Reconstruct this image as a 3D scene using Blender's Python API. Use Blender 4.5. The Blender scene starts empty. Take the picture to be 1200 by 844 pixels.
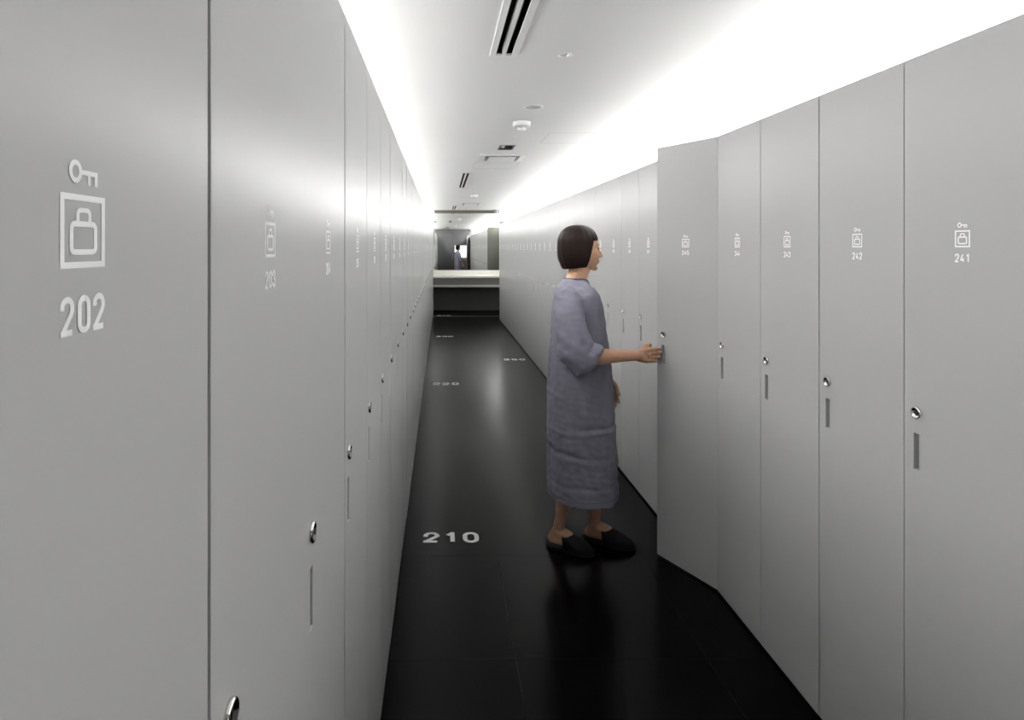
import bpy, bmesh, math, random
from mathutils import Vector, Matrix, noise
from mathutils.bvhtree import BVHTree
random.seed(7)
PI = math.pi
sc = bpy.context.scene
COL = sc.collection

# ------------------------------------------------------------------ camera, light, exposure
FPX = 680.0
CAM_H = 1.5
cam_d = bpy.data.cameras.new('camera'); cam = bpy.data.objects.new('camera', cam_d); COL.objects.link(cam)
cam.location = (0, 0, CAM_H); cam.rotation_euler = (PI/2, 0, 0)
cam_d.sensor_fit = 'HORIZONTAL'; cam_d.sensor_width = 36.0; cam_d.lens = FPX*36.0/1200.0
cam_d.shift_x = (600-517.5)/1200.0
cam_d.shift_y = -(422-290)/1200.0
cam_d.clip_start = 0.02; cam_d.clip_end = 60
sc.camera = cam

w = bpy.data.worlds.new('world'); sc.world = w; w.use_nodes = True
w.node_tree.nodes['Background'].inputs[0].default_value = (0.8, 0.85, 0.9, 1)
w.node_tree.nodes['Background'].inputs[1].default_value = 0.05

sc.view_settings.view_transform = 'Standard'; sc.view_settings.look = 'None'
sc.view_settings.gamma = 1.0; sc.view_settings.exposure = 0.0
sc.view_settings.use_curve_mapping = False

# layout (metres): left door plane, right door plane, locker pitch, ceiling, mirror wall
XL, XR, W, CEIL, YM = -0.193, 1.198, 0.338, 2.37, 13.6
DEPTH = 0.50
YB = -0.45
LEFT_TOP, RIGHT_TOP = 1.967, 1.982
L0 = 0.425*W           # near edge of locker 202
R0 = 3.449*W           # near edge of locker 241
NL, NR = 40, 32        # 201..240 and 241..272
YEND_R = R0 + NR*W
YEND_L = L0 + 39*W

def area(name, loc, sx, sy, power, tilt, col=(1, 0.99, 0.98)):
    d = bpy.data.lights.new(name, 'AREA'); d.shape = 'RECTANGLE'; d.size = sx; d.size_y = sy
    d.energy = power; d.color = col
    o = bpy.data.objects.new(name, d); COL.objects.link(o); o.location = loc
    o.rotation_euler = (PI, math.radians(tilt), 0)      # faces the ceiling, leaning to the wall
    return o
# linear cove lamps along the two locker rows, shining at the ceiling
LP = 980.0; TILT = 50
area('cove_light_left', (XL-0.33, (YB+YM)/2, LEFT_TOP+0.11), 0.22, YM-YB-0.12, LP*0.95, -TILT)
area('cove_light_right', (XR+0.35, (YB+YM)/2, RIGHT_TOP+0.11), 0.22, YM-YB-0.12, LP*1.07, TILT)  # lengthened past both ends of its row to brighten near doors and far ceiling

# ------------------------------------------------------------------ materials
def mat(name, col, rough=0.5, metal=0.0, emit=None, estr=0.0, spec=0.5, bump=None, var=None, coat=0):
    m = bpy.data.materials.new(name); m.use_nodes = True
    nt = m.node_tree; b = nt.nodes['Principled BSDF']
    b.inputs['Base Color'].default_value = (*col, 1); b.inputs['Roughness'].default_value = rough
    b.inputs['Metallic'].default_value = metal; b.inputs['Specular IOR Level'].default_value = spec
    if coat: b.inputs['Coat Weight'].default_value = coat
    if emit:
        b.inputs['Emission Color'].default_value = (*emit, 1); b.inputs['Emission Strength'].default_value = estr
    tc = nt.nodes.new('ShaderNodeTexCoord')
    if bump:
        scale, strength, dist, stretch = bump
        mp = nt.nodes.new('ShaderNodeMapping'); mp.inputs['Scale'].default_value = stretch
        nz = nt.nodes.new('ShaderNodeTexNoise'); nz.inputs['Scale'].default_value = scale; nz.inputs['Detail'].default_value = 4
        bp = nt.nodes.new('ShaderNodeBump'); bp.inputs['Strength'].default_value = strength; bp.inputs['Distance'].default_value = dist
        nt.links.new(tc.outputs['Object'], mp.inputs[0]); nt.links.new(mp.outputs[0], nz.inputs['Vector'])
        nt.links.new(nz.outputs['Fac'], bp.inputs['Height']); nt.links.new(bp.outputs[0], b.inputs['Normal'])
    if var:
        scale, amt, stretch = var
        mp = nt.nodes.new('ShaderNodeMapping'); mp.inputs['Scale'].default_value = stretch
        nz = nt.nodes.new('ShaderNodeTexNoise'); nz.inputs['Scale'].default_value = scale; nz.inputs['Detail'].default_value = 3
        rp = nt.nodes.new('ShaderNodeValToRGB')
        rp.color_ramp.elements[0].position = 0.3; rp.color_ramp.elements[1].position = 0.7
        rp.color_ramp.elements[0].color = (*[c*(1-amt) for c in col], 1)
        rp.color_ramp.elements[1].color = (*[min(1, c*(1+amt)) for c in col], 1)
        nt.links.new(tc.outputs['Object'], mp.inputs[0]); nt.links.new(mp.outputs[0], nz.inputs['Vector'])
        nt.links.new(nz.outputs['Fac'], rp.inputs[0]); nt.links.new(rp.outputs[0], b.inputs['Base Color'])
    return m

M = {}
M['door'] = mat('satin_grey_paint', (0.40, 0.399, 0.398), 0.27, spec=0.06, bump=(260, 0.03, 0.001, (1, 1, 1)))
M['body'] = mat('grey_cabinet_steel', (0.27, 0.27, 0.265), 0.45, bump=(200, 0.03, 0.001, (1, 1, 1)))
M['recess'] = mat('recess_grey', (0.30, 0.30, 0.297), 0.5)
M['plinth'] = mat('black_plinth', (0.008, 0.008, 0.008), 0.5)
M['mark'] = mat('white_print', (0.90, 0.91, 0.90), 0.9, spec=0.05)
M['chrome'] = mat('chrome', (0.75, 0.74, 0.70), 0.12, metal=1.0)
M['keyhole'] = mat('dark_lock_core', (0.16, 0.155, 0.14), 0.3, metal=1.0)
M['ceiling'] = mat('white_ceiling_paint', (0.69, 0.69, 0.685), 0.9, spec=0.2, var=(1.2, 0.01, (1, 1, 1)))
M['wall'] = mat('white_wall_paint', (0.70, 0.70, 0.69), 0.85, spec=0.2)
M['cove'] = mat('grey_cove_wall', (0.12, 0.12, 0.12), 0.85, spec=0.2)
M['darkwall'] = mat('dark_grey_wall', (0.13, 0.13, 0.135), 0.5, var=(1.5, 0.04, (1, 1, 1)))
M['darkdoor'] = mat('dark_grey_door', (0.11, 0.11, 0.115), 0.4)
M['endpanel'] = mat('olive_grey_panel', (0.11, 0.11, 0.095), 0.45)
M['counter'] = mat('cream_counter', (0.80, 0.80, 0.74), 0.35)
M['apron'] = mat('grey_counter_front', (0.16, 0.16, 0.155), 0.5)
M['backpanel'] = mat('charcoal_back_panel', (0.15, 0.15, 0.14), 0.5)
M['fixwhite'] = mat('white_fixture_plastic', (0.70, 0.70, 0.69), 0.4)
M['fixgrey'] = mat('grey_speaker_mesh', (0.42, 0.42, 0.39), 0.5)
M['black'] = mat('duct_shade_black', (0.004, 0.004, 0.004), 0.8)  # black stands in for the shade deep inside the air slots
M['dim'] = mat('dim_grey_louver', (0.24, 0.24, 0.235), 0.5)
M['reflector'] = mat('bright_reflector', (0.88, 0.88, 0.9), 0.08, metal=1.0)
M['glow'] = mat('lit_panel', (0.9, 0.92, 0.95), 0.5, emit=(0.93, 0.96, 1.0), estr=1.1)
M['steel'] = mat('brushed_steel', (0.5, 0.5, 0.48), 0.3, metal=1.0)
M['robe'] = mat('grey_violet_linen', (0.225, 0.222, 0.275), 0.9, spec=0.15, bump=(420, 0.25, 0.002, (1, 1, 1)), var=(26, 0.09, (1, 1, 0.35)))
M['robe_dark'] = mat('grey_violet_linen_trim', (0.165, 0.162, 0.205), 0.9, spec=0.15, bump=(420, 0.25, 0.002, (1, 1, 1)))
M['skin'] = mat('skin', (0.56, 0.325, 0.21), 0.5, spec=0.35, var=(30, 0.05, (1, 1, 1)))
M['skin'].node_tree.nodes['Principled BSDF'].inputs['Subsurface Weight'].default_value = 0.08
M['skin'].node_tree.nodes['Principled BSDF'].inputs['Subsurface Radius'].default_value = (0.01, 0.004, 0.002)
M['lip'] = mat('lip', (0.36, 0.13, 0.11), 0.4)
M['hair'] = mat('dark_brown_hair', (0.014, 0.0075, 0.0055), 0.5, spec=0.15, bump=(60, 0.45, 0.005, (6, 6, 0.25)))
M['eye'] = mat('eye_white', (0.6, 0.58, 0.55), 0.2)
M['iris'] = mat('dark_iris', (0.01, 0.007, 0.005), 0.15)
M['slipper'] = mat('black_slipper', (0.003, 0.003, 0.0035), 0.8)
m = bpy.data.materials.new('mirror_glass'); m.use_nodes = True
b = m.node_tree.nodes['Principled BSDF']; b.inputs['Base Color'].default_value = (0.90, 0.915, 0.89, 1)
b.inputs['Metallic'].default_value = 1; b.inputs['Roughness'].default_value = 0.0
M['mirror'] = m
M['brown'] = mat('olive_frame', (0.11, 0.105, 0.08), 0.5)

# floor: black slabs with hairline joints and a soft sheen
m = bpy.data.materials.new('black_floor'); m.use_nodes = True; nt = m.node_tree; b = nt.nodes['Principled BSDF']
tc = nt.nodes.new('ShaderNodeTexCoord')
mp = nt.nodes.new('ShaderNodeMapping'); mp.inputs['Location'].default_value = (0.43, -0.706+0.0, 0)
br = nt.nodes.new('ShaderNodeTexBrick'); br.offset = 0.5; br.inputs['Scale'].default_value = 1.0
br.inputs['Brick Width'].default_value = 0.70; br.inputs['Row Height'].default_value = 0.705
br.inputs['Mortar Size'].default_value = 0.0012; br.inputs['Mortar Smooth'].default_value = 0.1
br.offset = 0.0
br.inputs['Color1'].default_value = (0.0022, 0.0022, 0.0024, 1); br.inputs['Color2'].default_value = (0.0028, 0.0028, 0.003, 1)
br.inputs['Mortar'].default_value = (0.012, 0.012, 0.012, 1)
nz = nt.nodes.new('ShaderNodeTexNoise'); nz.inputs['Scale'].default_value = 2.5; nz.inputs['Detail'].default_value = 5
mp2 = nt.nodes.new('ShaderNodeMapping'); mp2.inputs['Scale'].default_value = (0.6, 3.0, 1)
mr = nt.nodes.new('ShaderNodeMapRange'); mr.inputs[1].default_value = 0.3; mr.inputs[2].default_value = 0.7
mr.inputs[3].default_value = 0.26; mr.inputs[4].default_value = 0.36
nt.links.new(tc.outputs['Object'], mp.inputs[0]); nt.links.new(mp.outputs[0], br.inputs['Vector'])
nt.links.new(br.outputs['Color'], b.inputs['Base Color'])
nt.links.new(tc.outputs['Object'], mp2.inputs[0]); nt.links.new(mp2.outputs[0], nz.inputs['Vector'])
b.inputs['Roughness'].default_value = 0.22
b.inputs['Specular IOR Level'].default_value = 0.075
M['floor'] = m

# ------------------------------------------------------------------ helpers
def link(name, me, mats, parent=None, smooth=False, bevel=0, loc=None, rot=None):
    o = bpy.data.objects.new(name, me); COL.objects.link(o)
    for mm in (mats if isinstance(mats, (list, tuple)) else [mats]): me.materials.append(mm)
    if smooth:
        for p in me.polygons: p.use_smooth = True
    if parent: o.parent = parent
    if loc is not None: o.location = loc
    if rot is not None: o.rotation_euler = rot
    if bevel:
        bv = o.modifiers.new('bevel', 'BEVEL'); bv.width = bevel; bv.segments = 2; bv.limit_method = 'ANGLE'
    return o
def obj(name, bm, mats, parent=None, smooth=False, bevel=0, loc=None, rot=None):
    me = bpy.data.meshes.new(name); bm.normal_update(); bm.to_mesh(me); bm.free()
    return link(name, me, mats, parent, smooth, bevel, loc, rot)
def box(bm, x0, x1, y0, y1, z0, z1, mi=0):
    vs = [bm.verts.new(c) for c in ((x0,y0,z0),(x1,y0,z0),(x1,y1,z0),(x0,y1,z0),(x0,y0,z1),(x1,y0,z1),(x1,y1,z1),(x0,y1,z1))]
    for f in ((0,3,2,1),(4,5,6,7),(0,1,5,4),(1,2,6,5),(2,3,7,6),(3,0,4,7)):
        fc = bm.faces.new([vs[i] for i in f]); fc.material_index = mi
def boxes(*bs):
    bm = bmesh.new()
    for q in bs: box(bm, *q)
    return bm
def revolve(bm, prof, n=32, axis='z', c=(0,0,0), mi=0, mis=None):
    """prof: list of (r, h); axis is where h points ('z' or '-y')."""
    rings = []
    for r, h in prof:
        ring = []
        if r < 1e-6:
            p = (0, 0, h) if axis == 'z' else (0, -h, 0)
            ring = [bm.verts.new((c[0]+p[0], c[1]+p[1], c[2]+p[2]))]
        else:
            for i in range(n):
                a = 2*PI*i/n
                p = (r*math.cos(a), r*math.sin(a), h) if axis == 'z' else (r*math.cos(a), -h, r*math.sin(a))
                ring.append(bm.verts.new((c[0]+p[0], c[1]+p[1], c[2]+p[2])))
        rings.append(ring)
    for k in range(len(rings)-1):
        A, B = rings[k], rings[k+1]
        for i in range(n):
            j = (i+1) % n
            if len(A) == 1 and len(B) == 1: continue
            if len(A) == 1: f = bm.faces.new((A[0], B[i], B[j]))
            elif len(B) == 1: f = bm.faces.new((A[i], A[j], B[0]))
            else: f = bm.faces.new((A[i], A[j], B[j], B[i]))
            f.material_index = mis[k] if mis else mi
            f.smooth = True
def thing(name, label, cat, loc=(0,0,0), rotz=0, group=None):
    o = bpy.data.objects.new(name, None); COL.objects.link(o); o.empty_display_size = 0.1
    o.location = loc; o.rotation_euler = (0, 0, rotz)
    return tag(o, label, cat, group)
def tag(o, label, cat, group=None):
    o['label'] = label; o['category'] = cat
    if group: o['group'] = group
    return o
def struct(name, bm, mm, **k):
    o = obj(name, bm, mm, **k); o['kind'] = 'structure'; return o

# ------------------------------------------------------------------ room shell
XWL, XWR = XL-DEPTH-0.03, XR+DEPTH+0.03
struct('floor', boxes((XWL-0.05, XWR+0.05, YB-0.05, YM+0.05, -0.05, 0.0)), M['floor'])

holes = []      # rectangular openings cut in the ceiling for the recessed fittings
SLOT = [(0.216, 0.341, 0.55, 2.62), (0.226, 0.351, 6.72, 8.43), (0.212, 0.337, 12.05, 13.35)]
for s in SLOT: holes.append((s[0]+0.02, s[1]-0.02, s[2]+0.015, s[3]-0.015))
DL = [(0.559, 2.62, 0.036), (0.565, 4.57, 0.026), (0.563, 6.54, 0.024), (0.566, 8.45, 0.024)]
for x, y, r in DL: holes.append((x-r*0.7, x+r*0.7, y-r*0.7, y+r*0.7))
EL = (0.495, 0.632, 4.93, 5.17); holes.append((EL[0]+.008, EL[1]-.008, EL[2]+.008, EL[3]-.008))
GR = [(0.36, 0.80, 5.42, 5.84), (0.36, 0.80, 11.35, 11.95)]
for g in GR: holes.append((g[0]+0.05, g[1]-0.05, g[2]+0.05, g[3]-0.05))
def ceiling_mesh():
    xs = sorted({XWL-0.05, XWR+0.05, *[v for h in holes for v in h[:2]]})
    ys = sorted({YB-0.05, YM+0.05, *[v for h in holes for v in h[2:]]})
    bm = bmesh.new(); V = {}
    def v(i, j):
        if (i, j) not in V: V[(i, j)] = bm.verts.new((xs[i], ys[j], CEIL))
        return V[(i, j)]
    for i in range(len(xs)-1):
        for j in range(len(ys)-1):
            cx, cy = (xs[i]+xs[i+1])/2, (ys[j]+ys[j+1])/2
            if any(h[0] < cx < h[1] and h[2] < cy < h[3] for h in holes): continue
            bm.faces.new((v(i, j), v(i, j+1), v(i+1, j+1), v(i+1, j)))
    r = bmesh.ops.extrude_face_region(bm, geom=bm.faces[:])
    for e in r['geom']:
        if isinstance(e, bmesh.types.BMVert): e.co.z += 0.012
    bmesh.ops.recalc_face_normals(bm, faces=bm.faces)
    return bm
struct('ceiling', ceiling_mesh(), M['ceiling'])
struct('wall_left', boxes((XWL-0.05, XWL, YB-0.05, YM+0.05, 0, CEIL)), M['cove'])
struct('wall_right', boxes((XWR, XWR+0.05, YB-0.05, YM+0.05, 0, CEIL)), M['cove'])
struct('wall_back', boxes((XWL, XWR, YM, YM+0.05, 0, CEIL)), M['wall'])
# dark wall behind the camera, seen only in the mirror
struct('wall_front', boxes((XWL, XWR, YB-0.05, YB, 0, 2.28), (XWL, XWR, YB-0.05, YB-0.02, 2.28, CEIL)), [M['darkwall']])
d = struct('door_1', boxes((0.02, 0.60, YB, YB+0.02, 0.005, 2.24)), M['darkdoor'], bevel=0.002)
d = obj('door_handle', boxes((0.52, 0.535, YB+0.02, YB+0.06, 0.92, 1.16)), M['steel'], parent=d, bevel=0.003)
struct('trim_1', boxes((XL-DEPTH-0.02, XL, YB, YB+0.10, 0, 2.02)), M['darkwall'])
struct('trim_2', boxes((XR, XR+DEPTH+0.02, YEND_R+0.002, YEND_R+0.022, 0.0, 2.035)), M['endpanel'])
struct('trim_3', boxes((XR+0.0, XR+DEPTH+0.02, R0-0.024, R0-0.004, 0.0, RIGHT_TOP)), M['body'])
struct('trim_7', boxes((XR, XR+DEPTH+0.02, YB+0.002, R0-0.026, 1.90, RIGHT_TOP)), M['body'])  # header added over the entrance to carry the lengthened right lamp
struct('trim_4', boxes((XL+0.005, 1.35, 12.63, 12.65, 0, 0.004)), M['steel'])
struct('trim_6', boxes((1.52, XR+DEPTH+0.02, YEND_R+0.024, YM-0.002, 0, RIGHT_TOP)), M['body'])  # unseen block added so the right lamp can run on to the mirror wall
struct('trim_5', boxes((XL-DEPTH-0.02, XL, YEND_L+0.002, YM-0.002, 0, LEFT_TOP)), M['door'])

# lit panel on the wall behind the camera
t = thing('light_panel', 'white glowing rectangular panel on the dark wall, reflected behind the person in the far mirror', 'light panel', (0.93, YB+0.001, 1.30))
obj('frame', boxes((-0.32, 0.32, 0, 0.012, -0.30, 0.30)), M['steel'], t)
obj('diffuser', boxes((-0.305, 0.305, 0.012, 0.02, -0.285, 0.285)), M['glow'], t)

# ------------------------------------------------------------------ stroke lettering
def arc(cx, cy, rx, ry, a0, a1, n=10):
    return [(cx+rx*math.cos(math.radians(a0+(a1-a0)*i/n)), cy+ry*math.sin(math.radians(a0+(a1-a0)*i/n))) for i in range(n+1)]
def digit_paths(ch, w, h, r):
    """centre-lines of a digit in a w x h box; r is corner radius."""
    r = min(r, w/2); m = h*0.54
    r2 = min(r, m/2, (h-m)/2)
    def rr(x0, y0, x1, y1, r):
        return arc(x1-r, y1-r, r, r, 0, 90)+arc(x0+r, y1-r, r, r, 90, 180)+arc(x0+r, y0+r, r, r, 180, 270)+arc(x1-r, y0+r, r, r, 270, 360)+[(x1, y1-r)]
    if ch == '0': return [rr(0, 0, w, h, r)]
    if ch == '1': return [[(w*0.18, h*0.74), (w*0.62, h), (w*0.62, 0)]]
    if ch == '2':
        return [[(0, h-r*0.9)]+arc(r, h-r, r, r, 180, 90)+arc(w-r, h-r, r, r, 90, 0)+[(w, h*0.66), (w*0.86, h*0.52), (0, 0.0), (w, 0)]]
    if ch == '3':
        return [[(0, h-r2*.9)]+arc(r2, h-r2, r2, r2, 180, 90)+arc(w-r2, h-r2, r2, r2, 90, 0)+arc(w-r2, m+r2, r2, r2, 0, -90)+[(w*.4, m)],
                [(w*.4, m)]+arc(w-r2, m-r2, r2, r2, 90, 0)+arc(w-r2, r2, r2, r2, 0, -90)+arc(r2, r2, r2, r2, 270, 180)+[(0, r2*1.2)]]
    if ch == '4': return [[(w*0.62, h), (0, h*0.24), (w, h*0.24)], [(w*0.72, h*0.50), (w*0.72, 0)]]
    if ch == '5':
        return [[(w*0.95, h), (w*0.06, h), (w*0.02, m)]+[(w-r2, m)]+arc(w-r2, m-r2, r2, r2, 90, 0)+arc(w-r2, r2, r2, r2, 0, -90)+arc(r2, r2, r2, r2, 270, 180)]
    if ch == '6':
        return [rr(0, 0, w, m*1.1, min(r, m*.55)), [(w*0.98, h-r*.5)]+arc(w-r, h-r, r, r, 40, 90)+arc(r, h-r, r, r, 90, 180)+[(0, m*.5)]]
    if ch == '7': return [[(0, h), (w, h), (w*0.36, 0)]]
    if ch == '8': return [rr(w*.04, m, w*.96, h, r2), rr(0, 0, w, m, r2)]
    if ch == '9':
        return [[(w-x, h-y) for x, y in p] for p in digit_paths('6', w, h, r)]
    return []
LIFT = [0]
def ribbon(bm, pts, tx, ty, place, whole=False):
    """stroke a polyline; tx,ty full thickness in x and y; place maps (x,y)->3d. Hairpin corners are split."""
    if not whole:
        runs = [[pts[0]]]
        for i in range(1, len(pts)):
            runs[-1].append(pts[i])
            if i < len(pts)-1:
                a = (pts[i][0]-pts[i-1][0], pts[i][1]-pts[i-1][1]); c = (pts[i+1][0]-pts[i][0], pts[i+1][1]-pts[i][1])
                la, lc = math.hypot(*a), math.hypot(*c)
                if la > 1e-7 and lc > 1e-7 and (a[0]*c[0]+a[1]*c[1])/(la*lc) < -0.2:
                    # run on by a third of the stroke, then start a new piece
                    runs[-1][-1] = (pts[i][0]+a[0]/la*tx*.25, pts[i][1]+a[1]/la*ty*.25)
                    runs.append([(pts[i][0]-c[0]/lc*tx*.45, pts[i][1]-c[1]/lc*ty*.45)])
        for q in runs: ribbon(bm, q, tx, ty, place, True)
        return
    LIFT[0] = (LIFT[0]+1) % 6
    lift = LIFT[0]*0.00006; pl_ = place
    place = lambda x, y: pl_(x, y, lift)
    P = [pts[0]]
    for p in pts[1:]:
        if math.hypot(p[0]-P[-1][0], p[1]-P[-1][1]) > 1e-6: P.append(p)
    closed = math.hypot(P[0][0]-P[-1][0], P[0][1]-P[-1][1]) < 1e-6
    if closed: P = P[:-1]
    n = len(P); L = []; R = []
    for i in range(n):
        a = P[i-1] if (i > 0 or closed) else P[i]
        c = P[(i+1) % n] if (i < n-1 or closed) else P[i]
        def nrm(p, q):
            dx, dy = q[0]-p[0], q[1]-p[1]; l = math.hypot(dx, dy)
            return (-dy/l, dx/l) if l > 1e-9 else None
        n1 = nrm(a, P[i]) or nrm(P[i], c); n2 = nrm(P[i], c) or n1
        mx, my = n1[0]+n2[0], n1[1]+n2[1]; ml = math.hypot(mx, my) or 1
        mx, my = mx/ml, my/ml
        k = 1/max(0.45, mx*n1[0]+my*n1[1])
        L.append(bm.verts.new(place(P[i][0]+mx*k*tx/2, P[i][1]+my*k*ty/2)))
        R.append(bm.verts.new(place(P[i][0]-mx*k*tx/2, P[i][1]-my*k*ty/2)))
    for i in range(n if closed else n-1):
        j = (i+1) % n
        bm.faces.new((L[i], R[i], R[j], L[j]))
def rrect(x0, y0, x1, y1, r):
    return arc(x1-r, y1-r, r, r, 0, 90, 5)+arc(x0+r, y1-r, r, r, 90, 180, 5)+arc(x0+r, y0+r, r, r, 180, 270, 5)+arc(x1-r, y0+r, r, r, 270, 360, 5)+[(x1, y1-r)]
def number_bm(txt, w, h, gap, r, tx, ty, place, xc=0, y0=0, one=0.75):
    bm = bmesh.new(); number_into(bm, txt, w, h, gap, r, tx, ty, place, xc, y0); return bm
def number_into(bm, txt, w, h, gap, r, tx, ty, place, xc=0, y0=0):
    tot = len(txt)*w+(len(txt)-1)*gap; x = xc-tot/2
    for ch in txt:
        for p in digit_paths(ch, w-tx, h-ty, r):
            ribbon(bm, [(x+tx/2+a, y0+ty/2+c) for a, c in p], tx, ty, place)
        x += w+gap

# ------------------------------------------------------------------ lockers
# local frame: front face on y=0 looking towards -y, x to the viewer's right, hinge on the right side
GAP = 0.0032
LX = -W/2+0.0415                     # lock and pull, near the free edge
def door_bm(top, dz):
    """door with origin on its hinge edge; runs to -x; slot cut through the face into a shallow pocket"""
    x0, x1 = -(W-GAP), 0.0
    sx = LX-(W/2-GAP/2)
    s0, s1 = sx-0.0105, sx+0.0105
    zs = [0.012, 0.937+dz, 1.028+dz, top]; xs = [x0, s0, s1, x1]
    bm = bmesh.new(); F = {}; T = 0.020; D = 0.014
    for i in range(4):
        for k in range(4): F[(i, k)] = bm.verts.new((xs[i], 0, zs[k]))
    for i in range(3):
        for k in range(3):
            if i == 1 and k == 1: continue
            bm.faces.new((F[(i, k)], F[(i+1, k)], F[(i+1, k+1)], F[(i, k+1)]))
    ix = [bm.verts.new((x, D, z)) for x, z in ((s0, zs[1]), (s1, zs[1]), (s1, zs[2]), (s0, zs[2]))]
    of = [F[(1, 1)], F[(2, 1)], F[(2, 2)], F[(1, 2)]]
    for i in range(4):
        j = (i+1) % 4
        bm.faces.new((of[i], ix[i], ix[j], of[j]))
    f = bm.faces.new(ix); f.material_index = 1
    bk = [bm.verts.new(c) for c in ((x0, T, zs[0]), (x1, T, zs[0]), (x1, T, top), (x0, T, top))]
    bm.faces.new((bk[3], bk[2], bk[1], bk[0]))
    loop = [F[(0,0)],F[(1,0)],F[(2,0)],F[(3,0)]]; bm.faces.new([*loop, bk[1], bk[0]][::-1])
    loop = [F[(0,3)],F[(1,3)],F[(2,3)],F[(3,3)]]; bm.faces.new([*loop, bk[2], bk[3]])
    loop = [F[(0,0)],F[(0,1)],F[(0,2)],F[(0,3)]]; bm.faces.new([*loop, bk[3], bk[0]])
    loop = [F[(3,0)],F[(3,1)],F[(3,2)],F[(3,3)]]; bm.faces.new([*loop, bk[2], bk[1]][::-1])
    bmesh.ops.recalc_face_normals(bm, faces=bm.faces)
    return bm
def pull_bm(dz):
    # inner lip on the hinge side of the slot, behind which fingers hook
    sx = LX-(W/2-GAP/2)
    bm = bmesh.new(); box(bm, sx+0.002, sx+0.0102, 0.004, 0.0138, 0.9375+dz, 1.0275+dz)
    return bm
def lock_bm(dz):
    bm = bmesh.new(); sx = LX-(W/2-GAP/2); c = (sx, 0, 1.081+dz)
    revolve(bm, [(0.0150, 0), (0.0150, 0.0035), (0.0140, 0.0052), (0.0125, 0.0056), (0.0108, 0.0046), (0.0085, 0.0012), (0.0080, 0.0010), (0, 0.0012)],
            28, '-y', c, mis=[0, 0, 0, 0, 0, 1, 1])
    box(bm, c[0]-0.0011, c[0]+0.0011, -0.0030, -0.0008, c[2]-0.0058, c[2]+0.0058, 0)
    return bm
def body_bm(top):
    bm = bmesh.new(); w2 = W/2-0.0006; t = 0.016; y0, y1 = 0.0225, DEPTH
    z0, z1 = 0.03, top-0.002
    box(bm, -w2, -w2+t, y0, y1, z0, z1); box(bm, w2-t, w2, y0, y1, z0, z1)
    box(bm, -w2+t, w2-t, y1-t, y1, z0, z1); box(bm, -w2+t, w2-t, y0, y1-t, z1-t, z1)
    box(bm, -w2+t, w2-t, y0, y1-t, z0, z0+t); box(bm, -w2+t, w2-t, y0+0.03, y1-t, 1.62, 1.635)
    return bm
def mark_bm(num, dz):
    sx = -(W/2-GAP/2)
    pl = lambda x, y, l=0: (sx+x, -0.00025-l, 1.5+dz+y)
    bm = bmesh.new(); s = 0.0195; t = 0.0034
    ribbon(bm, [(s-t/2, 0.0392-t/2), (-s+t/2, 0.0392-t/2), (-s+t/2, t/2), (s-t/2, t/2), (s-t/2, 0.0392-t/2)], t, t, pl)
    ribbon(bm, rrect(-0.0105, 0.0085, 0.0105, 0.0235, 0.0026), 0.0031, 0.0031, pl)         # bag
    ribbon(bm, [(-0.0052, 0.0235), (-0.0052, 0.0275)]+arc(-0.0028, 0.0285, 0.0024, 0.0024, 180, 90, 4)+arc(0.0028, 0.0285, 0.0024, 0.0024, 90, 0, 4)+[(0.0052, 0.0235)], 0.0027, 0.0027, pl)
    ribbon(bm, arc(-0.0072, 0.0512, 0.0042, 0.0048, 0, 360, 18), 0.0027, 0.0027, pl)      # key
    ribbon(bm, [(-0.003, 0.0512), (0.0108, 0.0512), (0.0108, 0.0445)], 0.0027, 0.0027, pl)
    ribbon(bm, [(0.0050, 0.0512), (0.0050, 0.0445)], 0.0027, 0.0027, pl)
    number_into(bm, num, 0.0112, 0.0205, 0.0027, 0.0042, 0.0033, 0.0033, pl, 0, -0.0350)
    return bm

BODY = {}; 
for side, top, dzl in (('L', LEFT_TOP, -0.004), ('R', RIGHT_TOP, 0.002)):
    def mesh(name, bm, mats, bev=0):
        o = obj(name, bm, mats)
        if bev:
            bv = o.modifiers.new('b', 'BEVEL'); bv.width = bev; bv.segments = 2; bv.limit_method = 'ANGLE'; bv.angle_limit = 1.2
            dg = bpy.context.evaluated_depsgraph_get(); me = bpy.data.meshes.new_from_object(o.evaluated_get(dg))
            bpy.data.objects.remove(o); return me
        me = o.data; bpy.data.objects.remove(o); return me
    pb = bmesh.new(); box(pb, -W/2, W/2, 0.045, DEPTH, 0, 0.0298)
    BODY[side] = dict(
        door=mesh('door', door_bm(top, dzl), [M['door'], M['recess']], 0.0009),
        pull=mesh('pull', pull_bm(dzl), [M['recess']]),
        lock=mesh('lock', lock_bm(dzl), [M['chrome'], M['keyhole']]),
        body=mesh('body', body_bm(top), [M['body']]),
        plinth=mesh('plinth', pb, [M['plinth']]))
def put(name, me, parent, loc=(0,0,0), rot=(0,0,0)):
    o = bpy.data.objects.new(name, me); COL.objects.link(o); o.parent = parent; o.location = loc; o.rotation_euler = rot
    return o
ORD = {1:'nearest', 2:'second', 3:'third', 4:'fourth', 5:'fifth', 6:'sixth', 7:'seventh', 8:'eighth', 9:'ninth', 10:'tenth'}
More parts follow.
